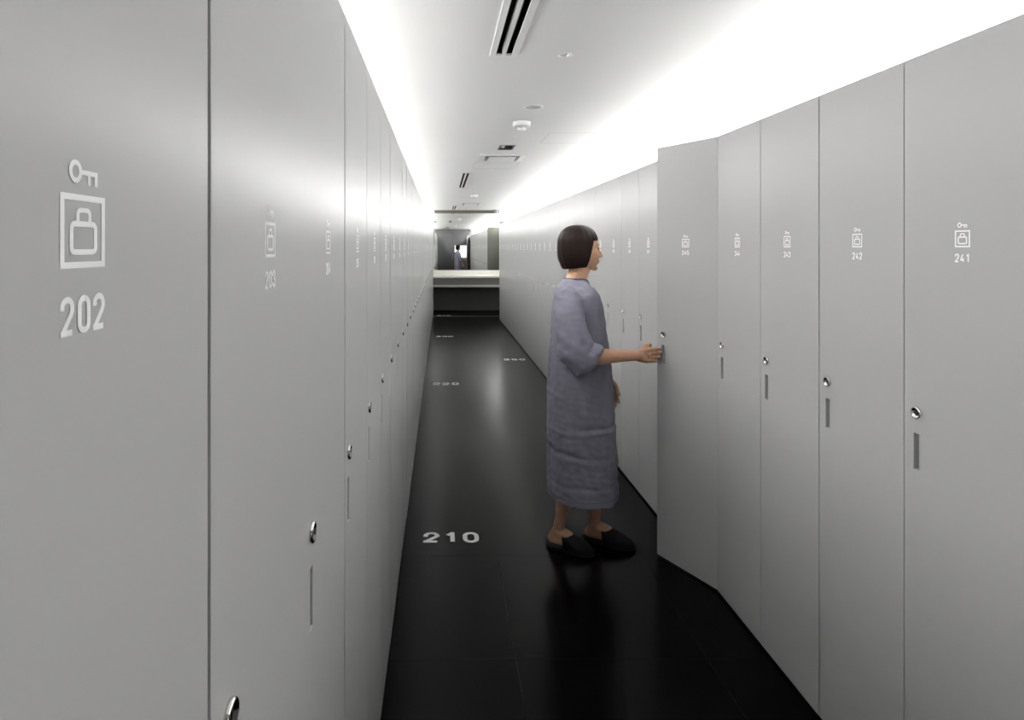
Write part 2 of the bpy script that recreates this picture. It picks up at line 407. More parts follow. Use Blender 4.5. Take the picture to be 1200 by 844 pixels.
def locker(num, side, yc, label, group, angle=0.0, jit=0.0):
    top = LEFT_TOP if side == 'L' else RIGHT_TOP
    x = XL if side == 'L' else XR
    t = thing('locker', label, 'locker', (x, yc, 0), PI/2 if side == 'L' else -PI/2, group)
    B = BODY[side]
    put('cabinet_body', B['body'], t); put('plinth', B['plinth'], t)
    d = put('door', B['door'], t, (W/2-GAP/2, 0.0, 0), (0, 0, angle))
    if jit: d.location.y += jit
    put('door_lock', B['lock'], d); put('finger_pull', B['pull'], d)
    me = bpy.data.meshes.new('mark'); bm = mark_bm(str(num), -0.0110 if side == 'L' else 0.0002); bm.to_mesh(me); bm.free()
    me.materials.append(M['mark'])
    mk = put('number_and_icon', me, d); mk['label'] = 'white printed key and bag icon over number %d' % num
    return t
rj = random.Random(3)
for i in range(NL):
    num = 201+i; yc = L0+(i-1)*W+W/2
    lab = 'light grey locker numbered %d in the left row, between lockers %d and %d' % (num, num-1, num+1)
    if num == 201: lab = 'light grey locker 201 at the very start of the left row, beside the dark wall'
    if num == 202: lab = 'nearest tall light grey locker, number 202 with large white bag icon, at the left edge'
    if num == 203: lab = 'tall light grey locker number 203, chrome lock at the bottom edge of the photo'
    if num == 240: lab = 'last light grey locker of the left row, number 240, beside the counter'
    locker(num, 'L', yc, lab, 'lockers of the left row', math.radians(rj.uniform(-0.02, 0.10)), rj.uniform(-0.0006, 0.0006))
for i in range(NR):
    num = 241+i; yc = R0+i*W+W/2
    ang = math.radians(rj.uniform(-0.02, 0.14)); jit = rj.uniform(-0.0006, 0.0006)
    lab = 'light grey locker numbered %d in the right row, between lockers %d and %d' % (num, num-1, num+1)
    if num == 241: lab = 'nearest light grey locker of the right row, number 241, at the right edge'
    if num == 245: lab = 'light grey locker whose door stands ajar under the person\'s hand, in the right row'; ang = math.radians(27); jit = 0
    if num == 272: lab = 'last light grey locker of the right row, number 272, at the mirror end'
    locker(num, 'R', yc, lab, 'lockers of the right row', ang, jit)

# ------------------------------------------------------------------ numbers on the floor
def floor_num(txt, xc, y, label):
    pl = lambda a, c, l=0: (a, c, 0.0008+l)
    bm = number_bm(txt, 0.083, 0.108, 0.019, 0.030, 0.023, 0.020, pl, 0, -0.054)
    o = obj('floor_number', bm, M['mark'], loc=(xc, y, 0))
    tag(o, label, 'floor number', 'white numbers on the black floor')
floor_num('210', 0.049, 3.00, 'white number 210 painted on the black floor, the largest and nearest floor number')
floor_num('220', 0.049, 6.38, 'white number 220 on the black floor along the left lockers')
floor_num('230', 0.052, 9.77, 'small white number 230 far down the black floor along the left lockers')
floor_num('240', 0.052, 12.78, 'tiny white number 240 on the black floor just before the counter')
floor_num('260', 0.975, 7.76, 'white number 260 on the black floor along the right lockers')

# ------------------------------------------------------------------ mirror end: counter and mirror
t = thing('vanity_counter', 'long cream counter with dark open space below, under the mirror at the corridor\'s end', 'counter', (0, YM, 0))
CX0, CX1 = XL+0.003, 1.55
obj('countertop', boxes((CX0, CX1, -0.68, -0.004, 0.82, 0.862)), M['counter'], t, bevel=0.003)
obj('backsplash', boxes((CX0, CX1, -0.034, -0.004, 0.863, 0.965)), M['counter'], t, bevel=0.002)
obj('apron', boxes((CX0, CX1, -0.645, -0.62, 0.66, 0.819)), M['apron'], t)
obj('shelf', boxes((CX0, CX1, -0.66, -0.03, 0.61, 0.658)), M['fixgrey'], t, bevel=0.002)
obj('back_panel', boxes((CX0, CX1, -0.028, -0.004, 0.03, 0.619)), M['backpanel'], t)
obj('plinth', boxes((CX0, CX1, -0.022, -0.004, 0.0, 0.0295)), M['plinth'], t)
t = thing('wall_mirror', 'wide frameless-looking mirror above the counter reflecting the corridor and the person', 'mirror', (0, YM, 0))
MX0, MX1 = -0.155, 1.35
obj('mirror_glass', boxes((MX0, MX1, -0.012, -0.004, 0.967, 2.296)), M['mirror'], t)
obj('top_rail', boxes((MX0-0.012, MX1+0.01, -0.05, -0.004, 2.298, CEIL-0.001)), M['brown'], t)
obj('side_rail', boxes((MX0-0.034, MX0-0.001, -0.03, -0.004, 0.967, 2.296)), M['fixwhite'], t)
bm = bmesh.new()
for z in (2.10, 1.02): box(bm, MX0-0.02, MX0+0.025, -0.045, -0.031, z-0.02, z+0.02)
obj('side_clip', bm, M['brown'], t)

# ------------------------------------------------------------------ ceiling fittings
def slot(x0, x1, y0, y1, label):
    t = thing('air_slot_diffuser', label, 'air vent', ((x0+x1)/2, y0, CEIL), 0, 'linear air slots in the ceiling')
    hw = (x1-x0)/2; L = y1-y0; f = 0.027; d = 0.010
    obj('frame', boxes((-hw, -hw+f, 0, L, -d, -0.0005), (hw-f, hw, 0, L, -d, -0.0005), (-hw+f, hw-f, 0, 0.022, -d, -0.0005), (-hw+f, hw-f, L-0.022, L, -d, -0.0005)), M['fixwhite'], t, bevel=0.0015)
    obj('divider', boxes((-0.008, 0.008, 0.0225, L-0.0225, -d+0.001, 0.02)), M['fixwhite'], t)
    g = hw-f+0.006
    obj('duct', boxes((-g, g, 0.017, L-0.017, 0.075, 0.08), (-g-0.003, -g, 0.017, L-0.017, 0.001, 0.08), (g, g+0.003, 0.017, L-0.017, 0.001, 0.08),
                      (-g, g, 0.016, 0.0175, 0.001, 0.08), (-g, g, L-0.0175, L-0.016, 0.001, 0.08)), M['black'], t)
slot(*SLOT[0], 'white linear slot air diffuser nearest the camera, with two long black slots')
slot(*SLOT[1], 'white linear slot air diffuser halfway down the ceiling')
slot(*SLOT[2], 'small far linear slot air diffuser just in front of the mirror')
def downlight(x, y, r, label):
    t = thing('downlight', label, 'ceiling light', (x, y, CEIL), 0, 'small round downlights in the ceiling')
    bm = bmesh.new(); revolve(bm, [(r*0.78, 0.0), (r*0.80, -0.003), (r*0.97, -0.003), (r, -0.0006)], 32); obj('trim_ring', bm, M['fixwhite'], t)
    bm = bmesh.new(); revolve(bm, [(r*0.78, 0.0), (r*0.72, 0.012), (r*0.55, 0.03), (r*0.3, 0.04), (0, 0.042)], 32); obj('reflector', bm, M['reflector'], t)
    bm = bmesh.new(); revolve(bm, [(0, 0.012), (r*0.16, 0.014), (r*0.2, 0.03), (r*0.2, 0.041)], 16); obj('lamp', bm, M['fixwhite'], t)
for (x, y, r), lb in zip(DL, ('small round downlight with bright reflector, nearest of the downlights', 'small white round downlight just past the smoke detector',
                              'tiny white round downlight past the square ceiling grille', 'tiny round downlight beside the end of the middle air slot')): downlight(x, y, r, lb)
t = thing('ceiling_speaker', 'round grey ceiling speaker grille between the near downlight and smoke detector', 'speaker', (0.567, 3.585, CEIL))
bm = bmesh.new(); revolve(bm, [(0.047, -0.004), (0.051, -0.006), (0.059, -0.005), (0.061, -0.0005)], 40); obj('rim', bm, M['fixwhite'], t)
bm = bmesh.new(); pr = []
for k in range(8):
    a = 0.047-k*0.0056; pr += [(a, -0.004), (a-0.0018, -0.004), (a-0.0024, -0.001), (a-0.005, -0.001)]
pr.append((0, -0.004)); revolve(bm, pr, 40); obj('grille', bm, M['fixgrey'], t)
def smoke(x, y, s, label):
    t = thing('smoke_detector', label, 'smoke detector', (x, y, CEIL), 0, 'smoke detectors on the ceiling')
    bm = bmesh.new(); revolve(bm, [(0.061*s, -0.0005), (0.061*s, -0.026*s), (0.058*s, -0.031*s), (0.040*s, -0.034*s), (0, -0.034*s)], 40); obj('base', bm, M['fixwhite'], t)
    bm = bmesh.new()
    for k in range(14):
        a = 2*PI*k/14; c, q = math.cos(a), math.sin(a)
        v = [bm.verts.new(p) for p in ((c*.030*s-q*.004, q*.030*s+c*.004, -.034*s), (c*.030*s+q*.004, q*.030*s-c*.004, -.034*s), (c*.027*s+q*.004, q*.027*s-c*.004, -.047*s), (c*.027*s-q*.004, q*.027*s+c*.004, -.047*s))]
        bm.faces.new(v)
    revolve(bm, [(0.020*s, -.034*s), (0.020*s, -.048*s)], 24, mi=1)
    obj('sensor_vents', bm, [M['fixwhite'], M['black']], t)
    bm = bmesh.new(); revolve(bm, [(0.031*s, -.047*s), (0.029*s, -.052*s), (0.018*s, -.056*s), (0, -.057*s)], 32); obj('sensor_cap', bm, M['fixwhite'], t)
smoke(0.556, 4.03, 1.0, 'white round smoke detector hanging from the ceiling, the nearer one')
smoke(0.545, 9.62, 1.0, 'white round smoke detector at the far end of the ceiling')
t = thing('emergency_light', 'dark recessed rectangular fitting with a small round lamp at its left end', 'ceiling light', ((EL[0]+EL[1])/2, (EL[2]+EL[3])/2, CEIL))
hx, hy = (EL[1]-EL[0])/2, (EL[3]-EL[2])/2
obj('trim_frame', boxes((-hx, -hx+.012, -hy, hy, -.003, -.0004), (hx-.012, hx, -hy, hy, -.003, -.0004), (-hx+.012, hx-.012, -hy, -hy+.012, -.003, -.0004), (-hx+.012, hx-.012, hy-.012, hy, -.003, -.0004)), M['dim'], t)
obj('housing', boxes((-hx+.008, hx-.008, -hy+.008, hy-.008, .045, .05), (-hx+.006, -hx+.008, -hy+.008, hy-.008, 0.001, .05), (hx-.008, hx-.006, -hy+.008, hy-.008, 0.001, .05), (-hx+.008, hx-.008, hy-.008, hy-.006, 0.001, .05), (-hx+.008, hx-.008, -hy+.006, -hy+.008, 0.001, .05)), M['darkdoor'], t)
bm = bmesh.new(); revolve(bm, [(0, -.006), (.012, -.003), (.019, .006), (.021, .016), (.017, .03), (.012, .0449)], 24, c=(-hx+.036, 0, 0)); obj('lamp', bm, M['fixwhite'], t)
def grille(g, label):
    x0, x1, y0, y1 = g; t = thing('ceiling_grille', label, 'air vent', ((x0+x1)/2, (y0+y1)/2, CEIL), 0, 'square air grilles in the ceiling')
    hx, hy = (x1-x0)/2, (y1-y0)/2; f = 0.055
    bm = bmesh.new()
    def q(*p): bm.faces.new([bm.verts.new(v) for v in p])
    o = [(-hx, -hy), (hx, -hy), (hx, hy), (-hx, hy)]; i_ = [(-hx+f, -hy+f), (hx-f, -hy+f), (hx-f, hy-f), (-hx+f, hy-f)]
    for k in range(4):
        j = (k+1) % 4
        q((*o[k], -.0005), (*o[j], -.0005), (*o[j], -.006), (*o[k], -.006))
        q((*o[k], -.006), (*o[j], -.006), (*i_[j], -.009), (*i_[k], -.009))
        q((*i_[k], -.009), (*i_[j], -.009), (*i_[j], .03), (*i_[k], .03))
    obj('frame', bm, M['fixwhite'], t)
    obj('baffle', boxes((-hx+f+.035, hx-f-.035, -hy+f+.03, hy-f-.03, -.016, -.010)), M['fixwhite'], t, bevel=0.002)
    obj('duct', boxes((-hx+.051, hx-.051, -hy+.051, hy-.051, .031, .036)), M['dim'], t)
grille(GR[0], 'square white air grille with centre baffle, in the middle of the ceiling')
grille(GR[1], 'square white air grille near the mirror at the ceiling\'s far end')
def hatch(x0, x1, y0, y1, label):
    s = 0.004
    o = obj('access_hatch', boxes((x0, x0+s, y0, y1, CEIL-.0012, CEIL-.0002), (x1-s, x1, y0, y1, CEIL-.0012, CEIL-.0002), (x0+s, x1-s, y0, y0+s, CEIL-.0012, CEIL-.0002), (x0+s, x1-s, y1-s, y1, CEIL-.0012, CEIL-.0002)), M['fixgrey'])
    tag(o, label, 'access hatch', 'outlined access hatches in the ceiling')
hatch(0.34, 0.80, 5.92, 6.38, 'faint square outline of an access hatch just beyond the ceiling grille')
hatch(0.82, 1.26, 4.40, 4.84, 'faint square outline of an access hatch over the right lockers\' edge')
t = thing('security_camera', 'small dark dome at the top right corner of the mirror', 'camera', (1.25, 13.40, CEIL))
bm = bmesh.new(); revolve(bm, [(.075, -.0005), (.078, -.012), (.068, -.018)], 28); obj('mount', bm, M['dim'], t)
bm = bmesh.new(); revolve(bm, [(.062*math.cos(a*PI/16), -.018-.055*math.sin(a*PI/16)) for a in range(0, 9)], 28); obj('dome', bm, M['dim'], t)

# ------------------------------------------------------------------ the person
def uball(bm, c, r, rot=None, seg=24):
    mtx = Matrix.Translation(c) @ (rot or Matrix.Identity(4)) @ Matrix.Diagonal((*(r if hasattr(r, '__len__') else (r, r, r)), 1))
    bmesh.ops.create_uvsphere(bm, u_segments=seg, v_segments=seg//2, radius=1.0, matrix=mtx)
def limb(bm, pts, n=14):
    """tapered chain of capsules: pts = [(Vector, radius)...]"""
    for (a, ra), (c, rc) in zip(pts[:-1], pts[1:]):
        a = Vector(a); c = Vector(c); d = (c-a); L = d.length
        if L < 1e-6: continue
        z = d.normalized(); x = z.orthogonal().normalized(); y = z.cross(x)
        R1 = [bm.verts.new(a+(x*math.cos(2*PI*i/n)+y*math.sin(2*PI*i/n))*ra) for i in range(n)]
        R2 = [bm.verts.new(c+(x*math.cos(2*PI*i/n)+y*math.sin(2*PI*i/n))*rc) for i in range(n)]
        for i in range(n):
            j = (i+1) % n; bm.faces.new((R1[i], R1[j], R2[j], R2[i]))
        bm.faces.new(R1[::-1]); bm.faces.new(R2)
    for p, r in pts: uball(bm, Vector(p), r, seg=16)
def remesh(bm, name, voxel, smooth=4, fac=0.5):
    me = bpy.data.meshes.new(name); bmesh.ops.recalc_face_normals(bm, faces=bm.faces); bm.to_mesh(me); bm.free()
    o = bpy.data.objects.new(name, me); COL.objects.link(o)
    rm = o.modifiers.new('r', 'REMESH'); rm.mode = 'VOXEL'; rm.voxel_size = voxel; rm.use_smooth_shade = True
    sm = o.modifiers.new('s', 'SMOOTH'); sm.iterations = smooth; sm.factor = fac
    dg = bpy.context.evaluated_depsgraph_get(); out = bpy.data.meshes.new_from_object(o.evaluated_get(dg))
    bpy.data.objects.remove(o); return out

PY = 2.90
H = Vector((0.694, PY, 1.490))
person = thing('person', 'person in a long grey-violet gown and black slippers opening a locker door with one hand', 'person', (0.70, PY, 0))
def child(name, me, mats, parent=person, smooth=True):
    o = link(name, me, mats, parent, smooth); o.matrix_parent_inverse = Matrix.Translation((-0.70, -PY, 0)) if parent is person else Matrix.Identity(4)
    return o

bm = bmesh.new()
# head
uball(bm, H+Vector((-.010, 0, .022)), (.092, .074, .088))
uball(bm, H+Vector((.034, 0, -.028)), (.056, .056, .076))
uball(bm, H+Vector((.022, 0, .036)), (.064, .062, .052))
uball(bm, H+Vector((.028, 0, -.072)), (.052, .044, .034))
uball(bm, H+Vector((.070, 0, -.094)), (.015, .017, .013))
uball(bm, H+Vector((.074, 0, -.062)), (.017, .024, .017))
limb(bm, [(H+Vector((.084, 0, .008)), .0065), (H+Vector((.098, 0, -.020)), .0075), (H+Vector((.103, 0, -.032)), .0085)])
for s in (-1, 1):
    uball(bm, H+Vector((.094, s*.010, -.036)), (.009, .007, .006))
    limb(bm, [(H+Vector((.084, s*.010, .020)), .008), (H+Vector((.076, s*.036, .022)), .009)])
    uball(bm, H+Vector((.056, s*.034, -.022)), (.028, .024, .026))
    uball(bm, H+Vector((.0715, s*.031, .0105)), (.0138, .0140, .0075)); uball(bm, H+Vector((.0700, s*.031, -.0040)), (.0130, .0135, .0050))
    uball(bm, H+Vector((-.004, s*.074, -.012)), (.017, .008, .029))
    uball(bm, H+Vector((.010, s*.042, -.058)), (.035, .018, .030))
# neck and trunk
limb(bm, [(H+Vector((.004, 0, -.070)), .050), (Vector((.676, PY, 1.350)), .050), (Vector((.668, PY, 1.31)), .06)])
uball(bm, (.668, PY, 1.21), (.08, .13, .09)); uball(bm, (.675, PY, 1.05), (.085, .13, .17)); uball(bm, (.68, PY, .86), (.10, .15, .14))
# legs and feet
RA = Vector((.583, 2.905, .085)); LA = Vector((.785, 2.965, .085))
for hip, knee, ank, toe in ((Vector((.675, PY-.075, .84)), Vector((.655, PY-.05, .46)), RA, Vector((.725, 2.826, .028))),
                            (Vector((.685, PY+.075, .84)), Vector((.775, PY+.06, .46)), LA, Vector((.945, 2.888, .028)))):
    calf = knee.lerp(ank, 0.35)-Vector((.015, 0, 0))
    limb(bm, [(hip, .078), (hip.lerp(knee, .5), .066), (knee, .050), (calf, .047), (knee.lerp(ank, .78), .031), (ank, .028)])
    d = (toe-ank); d.z = 0; d.normalize(); heel = Vector((ank.x, ank.y, .040))-d*.028
    ball = Vector((toe.x, toe.y, .032))-d*.06
    limb(bm, [(ank, .029), (heel, .025)]); limb(bm, [(ank-Vector((0, 0, .006)), .030), (ank.lerp(ball, .5)+Vector((0, 0, .004)), .030), (ball, .022), (toe-d*.012, .014)])
    limb(bm, [(heel, .025), (ball, .022)])
    sd = Vector((-d.y, d.x, 0))
    for s in (-1, 1): uball(bm, ank+sd*s*.024, .011); uball(bm, ball+sd*s*.018-Vector((0,0,.004)), (.03, .02, .018))
# right arm reaching for the door
d_ang = math.radians(27); dn = Vector((-math.cos(d_ang), -math.sin(d_ang), 0)); dd = Vector((-math.sin(d_ang), math.cos(d_ang), 0))
hinge = Vector((XR, R0+4*W, 0))
slotp = hinge+dd*(W-0.042); slotp.z = 0.985
RS, RE = Vector((.592, PY-.165, 1.272)), Vector((.628, PY-.235, .995))
RWr = Vector((.924, PY-.183, .995))
limb(bm, [(RS+Vector((.03, .06, -.03)), .042), (RS+Vector((0, 0, -.03)), .040), (RS.lerp(RE, .5), .040), (RE, .036), (RE.lerp(RWr, .35), .038), (RE.lerp(RWr, .75), .027), (RWr, .0235)])
LS, LE, LWr = Vector((.700, PY+.165, 1.272)), Vector((.795, PY+.195, 1.010)), Vector((.862, PY+.175, .815))
limb(bm, [(LS-Vector((.02, .06, .03)), .042), (LS-Vector((0, 0, .03)), .040), (LS.lerp(LE, .5), .040), (LE, .036), (LE.lerp(LWr, .35), .036), (LE.lerp(LWr, .75), .026), (LWr, .0235)])
def hand(bm, wrist, fwd, palm, thumb_side, tips, sc_=1.0, thumb_to=None):
    """fwd: direction of fingers, palm: palm normal, thumb_side: unit vector towards the thumb"""
    f = fwd.normalized(); p = palm.normalized(); t = thumb_side.normalized()
    K = []
    for k, off in enumerate((.0265, .0090, -.0090, -.0260)):
        base = wrist+f*(.083 if k in (1, 2) else .078)*sc_+t*off
        K.append(base)
        limb(bm, [(wrist+t*off*.55, .0165), (wrist+f*.045+t*off*.95, .0135), (base, .0105)])
    uball(bm, wrist+f*.050, .017)
    lens = ((.038, .022, .018), (.042, .026, .019), (.039, .024, .018), (.031, .018, .016))
    for k, base in enumerate(K):
        cur = base; ang = 0; pts = [(base, .0095)]
        for s, L in enumerate(lens[k]):
            ang += tips[k][s]; dr = f*math.cos(ang)+p*math.sin(ang)+t*(.05-.04*k)
            cur = cur+dr.normalized()*L; pts.append((cur, (.0083, .0075, .0064)[s] if k < 3 else (.0075, .0067, .0057)[s]))
        limb(bm, pts, 10)
    # thumb leaves the side of the palm near its base
    b0 = wrist+f*.022+t*.020; b1 = b0+(t*.52+f*.8+p*.35).normalized()*.040
    b2 = b1+(f*.95+t*.10+p*.35).normalized()*.030; b3 = b2+(f*.95+p*.4).normalized()*.024
    limb(bm, [(b0, .0150), (b1, .0112), (b2, .0098), (b3, .0078)], 10)
target = slotp+dn*0.012
fw = (target-RWr).normalized(); up = Vector((0, 0, 1))
pal = fw.cross(up).normalized()           # palm turned to the camera side / door face
pal = -pal if pal.dot(dn) > 0 else pal
tips = ((.08, .30, .40), (.10, .34, .44), (.12, .38, .46), (.14, .42, .48))
hand(bm, RWr, fw, pal, up, tips, 1.0)
fl = (LWr-LE).normalized(); fl = (fl+Vector((.10, 0, -.35))).normalized()
hand(bm, LWr, fl, Vector((-.25, -1, 0)), Vector((1, 0, .3)), ((.25, .35, .3), (.3, .4, .35), (.35, .45, .4), (.4, .5, .4)))
body_me = remesh(bm, 'body', 0.0032, 5, 0.5)
body = child('body', body_me, M['skin'])
_b = bmesh.new(); _b.from_mesh(body_me); SKIN = BVHTree.FromBMesh(_b); _b.free()
def on_skin(p, lift=.0004):
    c, n_, i_, d_ = SKIN.find_nearest(Vector(p)); return c+n_*lift

for s in (-1, 1):
    bm = bmesh.new(); e = H+Vector((.0705, s*.031, .003)); uball(bm, e, (.0122, .0115, .0066))
    me = bpy.data.meshes.new('eye'); bm.to_mesh(me); bm.free(); eo = child('eye', me, M['eye'])
    bm = bmesh.new(); uball(bm, e+Vector((.0068, s*.0035, 0)), (.0060, .0072, .0058))
    me = bpy.data.meshes.new('iris'); bm.to_mesh(me); bm.free(); io = child('iris', me, M['iris'], eo)
    bm = bmesh.new(); limb(bm, [(on_skin(e+Vector((.010, -s*.012+s*.024*k/6, .0035+.0028*math.sin(PI*k/6)))), .0009) for k in range(7)], 8)
    me = bpy.data.meshes.new('eyelash'); bm.to_mesh(me); bm.free(); child('eyelash', me, M['hair'])
    bm = bmesh.new(); limb(bm, [(on_skin(H+Vector((.095, s*(.014+.030*k/6), .026+.004*math.sin(PI*k/6)))), .0016) for k in range(7)], 8)
    me = bpy.data.meshes.new('eyebrow'); bm.to_mesh(me); bm.free(); child('eyebrow', me, M['hair'])
bm = bmesh.new()
uball(bm, H+Vector((.0850, 0, -.0555)), (.0085, .020, .0042)); uball(bm, H+Vector((.0838, 0, -.0635)), (.0088, .018, .0050))
me = bpy.data.meshes.new('lips'); bm.to_mesh(me); bm.free(); child('lips', me, M['lip'])

# hair: a chin-length bob
def hair():
    bm = bmesh.new(); nu, nv = 72, 26; G = []
    z0, z1 = 1.398, 1.613
    for v in range(nv+1):
        t_ = v/nv; row = []
        # t_ 0 bottom .. 1 crown
        for u in range(nu):
            a = 2*PI*u/nu
            if t_ < 0.62:
                k = t_/0.62; z = z0+(1.520-z0)*k
                rx = 0.094+0.012*math.sin(k*PI*0.60); ry = 0.083+0.006*math.sin(k*PI*.7)
                if k < .45: rx -= .020*(1-k/.45)**2; ry -= .016*(1-k/.45)**2
            else:
                k = (t_-0.62)/0.38; th = k*PI/2
                z = 1.520+(z1-1.520)*math.sin(th); rx = 0.1055*math.cos(th)**0.8+1e-4; ry = 0.0885*math.cos(th)**0.8+1e-4
            c, s = math.cos(a), math.sin(a)
            wv = 1+0.012*math.sin(a*17+z*14)+0.008*math.sin(a*31-z*9)
            fr = 0.0
            x = H.x-0.010+rx*c*wv*(0.925 if c > 0 else 1.0); y = H.y+ry*s*wv
            if t_ < .62 and c > 0: x += .010*(1-t_/.62)*c
            zz = z+(0.012*max(0, c)**2 if t_ < .2 else 0)-(.010*max(0, -c) if t_ < .1 else 0)
            row.append(bm.verts.new((x, y, zz)))
        G.append(row)
    for v in range(nv):
        for u in range(nu):
            j = (u+1) % nu
            q = (G[v][u], G[v][j], G[v+1][j], G[v+1][u])
            cz = sum(p.co.z for p in q)/4; cx = sum(p.co.x for p in q)/4; cy = sum(p.co.y for p in q)/4
            xf = 0.712+(cz-1.40)*0.30        # front edge of the side hair
            if cz < 1.535 and cx > xf: continue
            bm.faces.new(q)
    for v in [v for v in bm.verts if not v.link_faces]: bm.verts.remove(v)
    for v in bm.verts:
        if any(e.is_boundary for e in v.link_edges) and 1.405 < v.co.z < 1.527: v.co.x = 0.712+(v.co.z-1.40)*0.26
    bmesh.ops.remove_doubles(bm, verts=bm.verts, dist=0.0004)
    me = bpy.data.meshes.new('hair'); bmesh.ops.recalc_face_normals(bm, faces=bm.faces); bm.to_mesh(me); bm.free()
    o = bpy.data.objects.new('hair_tmp', me); COL.objects.link(o)
    so = o.modifiers.new('s', 'SOLIDIFY'); so.thickness = 0.016; so.offset = -1
    ss = o.modifiers.new('d', 'SUBSURF'); ss.levels = 2; ss.render_levels = 2
    dg = bpy.context.evaluated_depsgraph_get(); out = bpy.data.meshes.new_from_object(o.evaluated_get(dg)); bpy.data.objects.remove(o)
    return out
child('hair', hair(), M['hair'])

# gown
def loft(bm, rings, cap=True):
    """rings: list of lists of Vector (same count); closed at both ends"""
    VV = [[bm.verts.new(p) for p in r] for r in rings]
    n = len(VV[0])
    for A, B in zip(VV[:-1], VV[1:]):
        for i in range(n):
            j = (i+1) % n; bm.faces.new((A[i], A[j], B[j], B[i]))
    if cap: bm.faces.new(VV[0][::-1]); bm.faces.new(VV[-1])
def sring(cx, cy, z, hx, hy, e=2.3, n=48, zf=None):
    out = []
    for i in range(n):
        a = 2*PI*i/n; c, s = math.cos(a), math.sin(a)
        x = math.copysign(abs(c)**(2/e), c)*hx; y = math.copysign(abs(s)**(2/e), s)*hy
        out.append(Vector((cx+x, cy+y, z+(zf(c, s) if zf else 0))))
    return out
bm = bmesh.new()
vdip = lambda c, s: -0.115*max(0, c)**4
prof = [(.272, .703, .170, .186), (.38, .701, .167, .184), (.55, .697, .163, .184), (.75, .692, .158, .182), (.90, .688, .150, .178),
        (1.02, .684, .140, .168), (1.13, .681, .130, .168), (1.21, .676, .118, .176), (1.265, .672, .104, .180), (1.300, .666, .090, .155),
        (1.322, .668, .076, .115), (1.340, .672, .066, .080)]
rings = [sring(.703, PY, .40, .145, .160), sring(.703, PY, .30, .158, .174), sring(.703, PY, .272, .161, .177)]
rings += [sring(cx, PY, z, hx, hy) for z, cx, hx, hy in prof[:-2]]
rings += [sring(prof[-2][1], PY, prof[-2][0], prof[-2][2], prof[-2][3], zf=lambda c, s: .3*vdip(c, s)),
          sring(.676, PY, 1.344, .066, .076, zf=lambda c, s: .9*vdip(c, s)), sring(.677, PY, 1.344, .054, .062, zf=lambda c, s: vdip(c, s)),
          sring(.674, PY, 1.310, .050, .060, zf=lambda c, s: .9*vdip(c, s)), sring(.672, PY, 1.28, .045, .055, zf=lambda c, s: .5*vdip(c, s))]
loft(bm, rings)
def sleeve(bm, path, inner=.007, tilt=0.0):
    """path: (center, r_side, r_up) outer; hollow cuff"""
    n = 28; R = []
    P = [Vector(p[0]) for p in path]
    for i, (c, ra, rb) in enumerate(path):
        d = (P[min(i+1, len(P)-1)]-P[max(i-1, 0)]).normalized()
        sd = Vector((0, 1, 0)); up_ = d.cross(sd).normalized(); sd = up_.cross(d).normalized()
        R.append([Vector(c)+sd*ra*math.cos(2*PI*k/n)+up_*rb*math.sin(2*PI*k/n) for k in range(n)])
    d = (P[-1]-P[-2]).normalized()
    R[-1] = [v+d*tilt*((v-P[-1]).z/path[-1][2]) for v in R[-1]]
    cut = len(R)-1
    for back, sh in ((0.0, inner), (0.05, inner+.004), (0.07, inner+.012)):
        c = P[-1]-d*back
        R.append([c+(v-P[-1])*(1-sh/max(path[-1][1], .01)) for v in R[cut]])
    loft(bm, R)
sleeve(bm, [((.640, PY-.08, 1.275), .05, .055), ((.600, PY-.150, 1.255), .060, .066), ((.596, PY-.185, 1.18), .064, .072), ((.604, PY-.215, 1.09), .066, .078),
            ((.618, PY-.232, 1.02), .066, .086), ((.650, PY-.236, .984), .062, .082), ((.702, PY-.232, .984), .060, .066)], tilt=.040)
sleeve(bm, [((.660, PY+.08, 1.275), .05, .055), ((.700, PY+.155, 1.250), .058, .064), ((.735, PY+.180, 1.15), .060, .064), ((.765, PY+.190, 1.07), .060, .064),
            ((.795, PY+.194, 1.00), .060, .064), ((.815, PY+.190, .93), .060, .066), ((.825, PY+.186, .885), .060, .068)])
gown_me = remesh(bm, 'gown', 0.0042, 6, 0.5)
gown_me.update()
NRM = [v.normal.copy() for v in gown_me.vertices]
for v in gown_me.vertices:
    p = v.co.copy(); n_ = NRM[v.index]
    a = math.atan2(p.y-PY, p.x-.70); low = max(0, min(1, (1.05-p.z)/.7))
    d = 0.010*low*noise.noise(Vector((math.cos(a)*2.6, math.sin(a)*2.6, p.z*1.1)))
    d += 0.0045*noise.noise(Vector((p.x*13, p.y*13, p.z*10+5)))
    d += 0.0030*noise.noise(Vector((p.x*30, p.y*30, p.z*45)))
    # soft crosswise creases of worn linen
    for zc, am, wd, tl in ((.640, .007, .011, .05), (.505, .005, .012, -.06), (.36, .004, .014, .04), (.82, .004, .012, .08)):
        zz = p.z-zc-tl*(p.x-.70)+.010*noise.noise(Vector((p.x*8, p.y*8, zc*9)))
        d -= am*math.exp(-(zz/wd)**2)*max(0, min(1, .5+1.6*noise.noise(Vector((p.x*4+zc*7, p.y*4, zc*3)))))
        d += am*.8*math.exp(-((zz+.022)/wd)**2)*.5
    # diagonal drag lines on the reaching sleeve
    if p.y < PY-.15 and .90 < p.z < 1.27:
        q = (p.z+.9*(p.x-.62))*62+3*noise.noise(Vector((p.x*6, p.z*6, 1)))
        d += .0022*math.sin(q)*min(1, (p.z-.90)*8)
    v.co = p+n_*d
gown = child('gown', gown_me, M['robe'])
dg = bpy.context.evaluated_depsgraph_get(); dg.update()
gm = bmesh.new(); gm.from_mesh(gown_me); tree = BVHTree.FromBMesh(gm); 
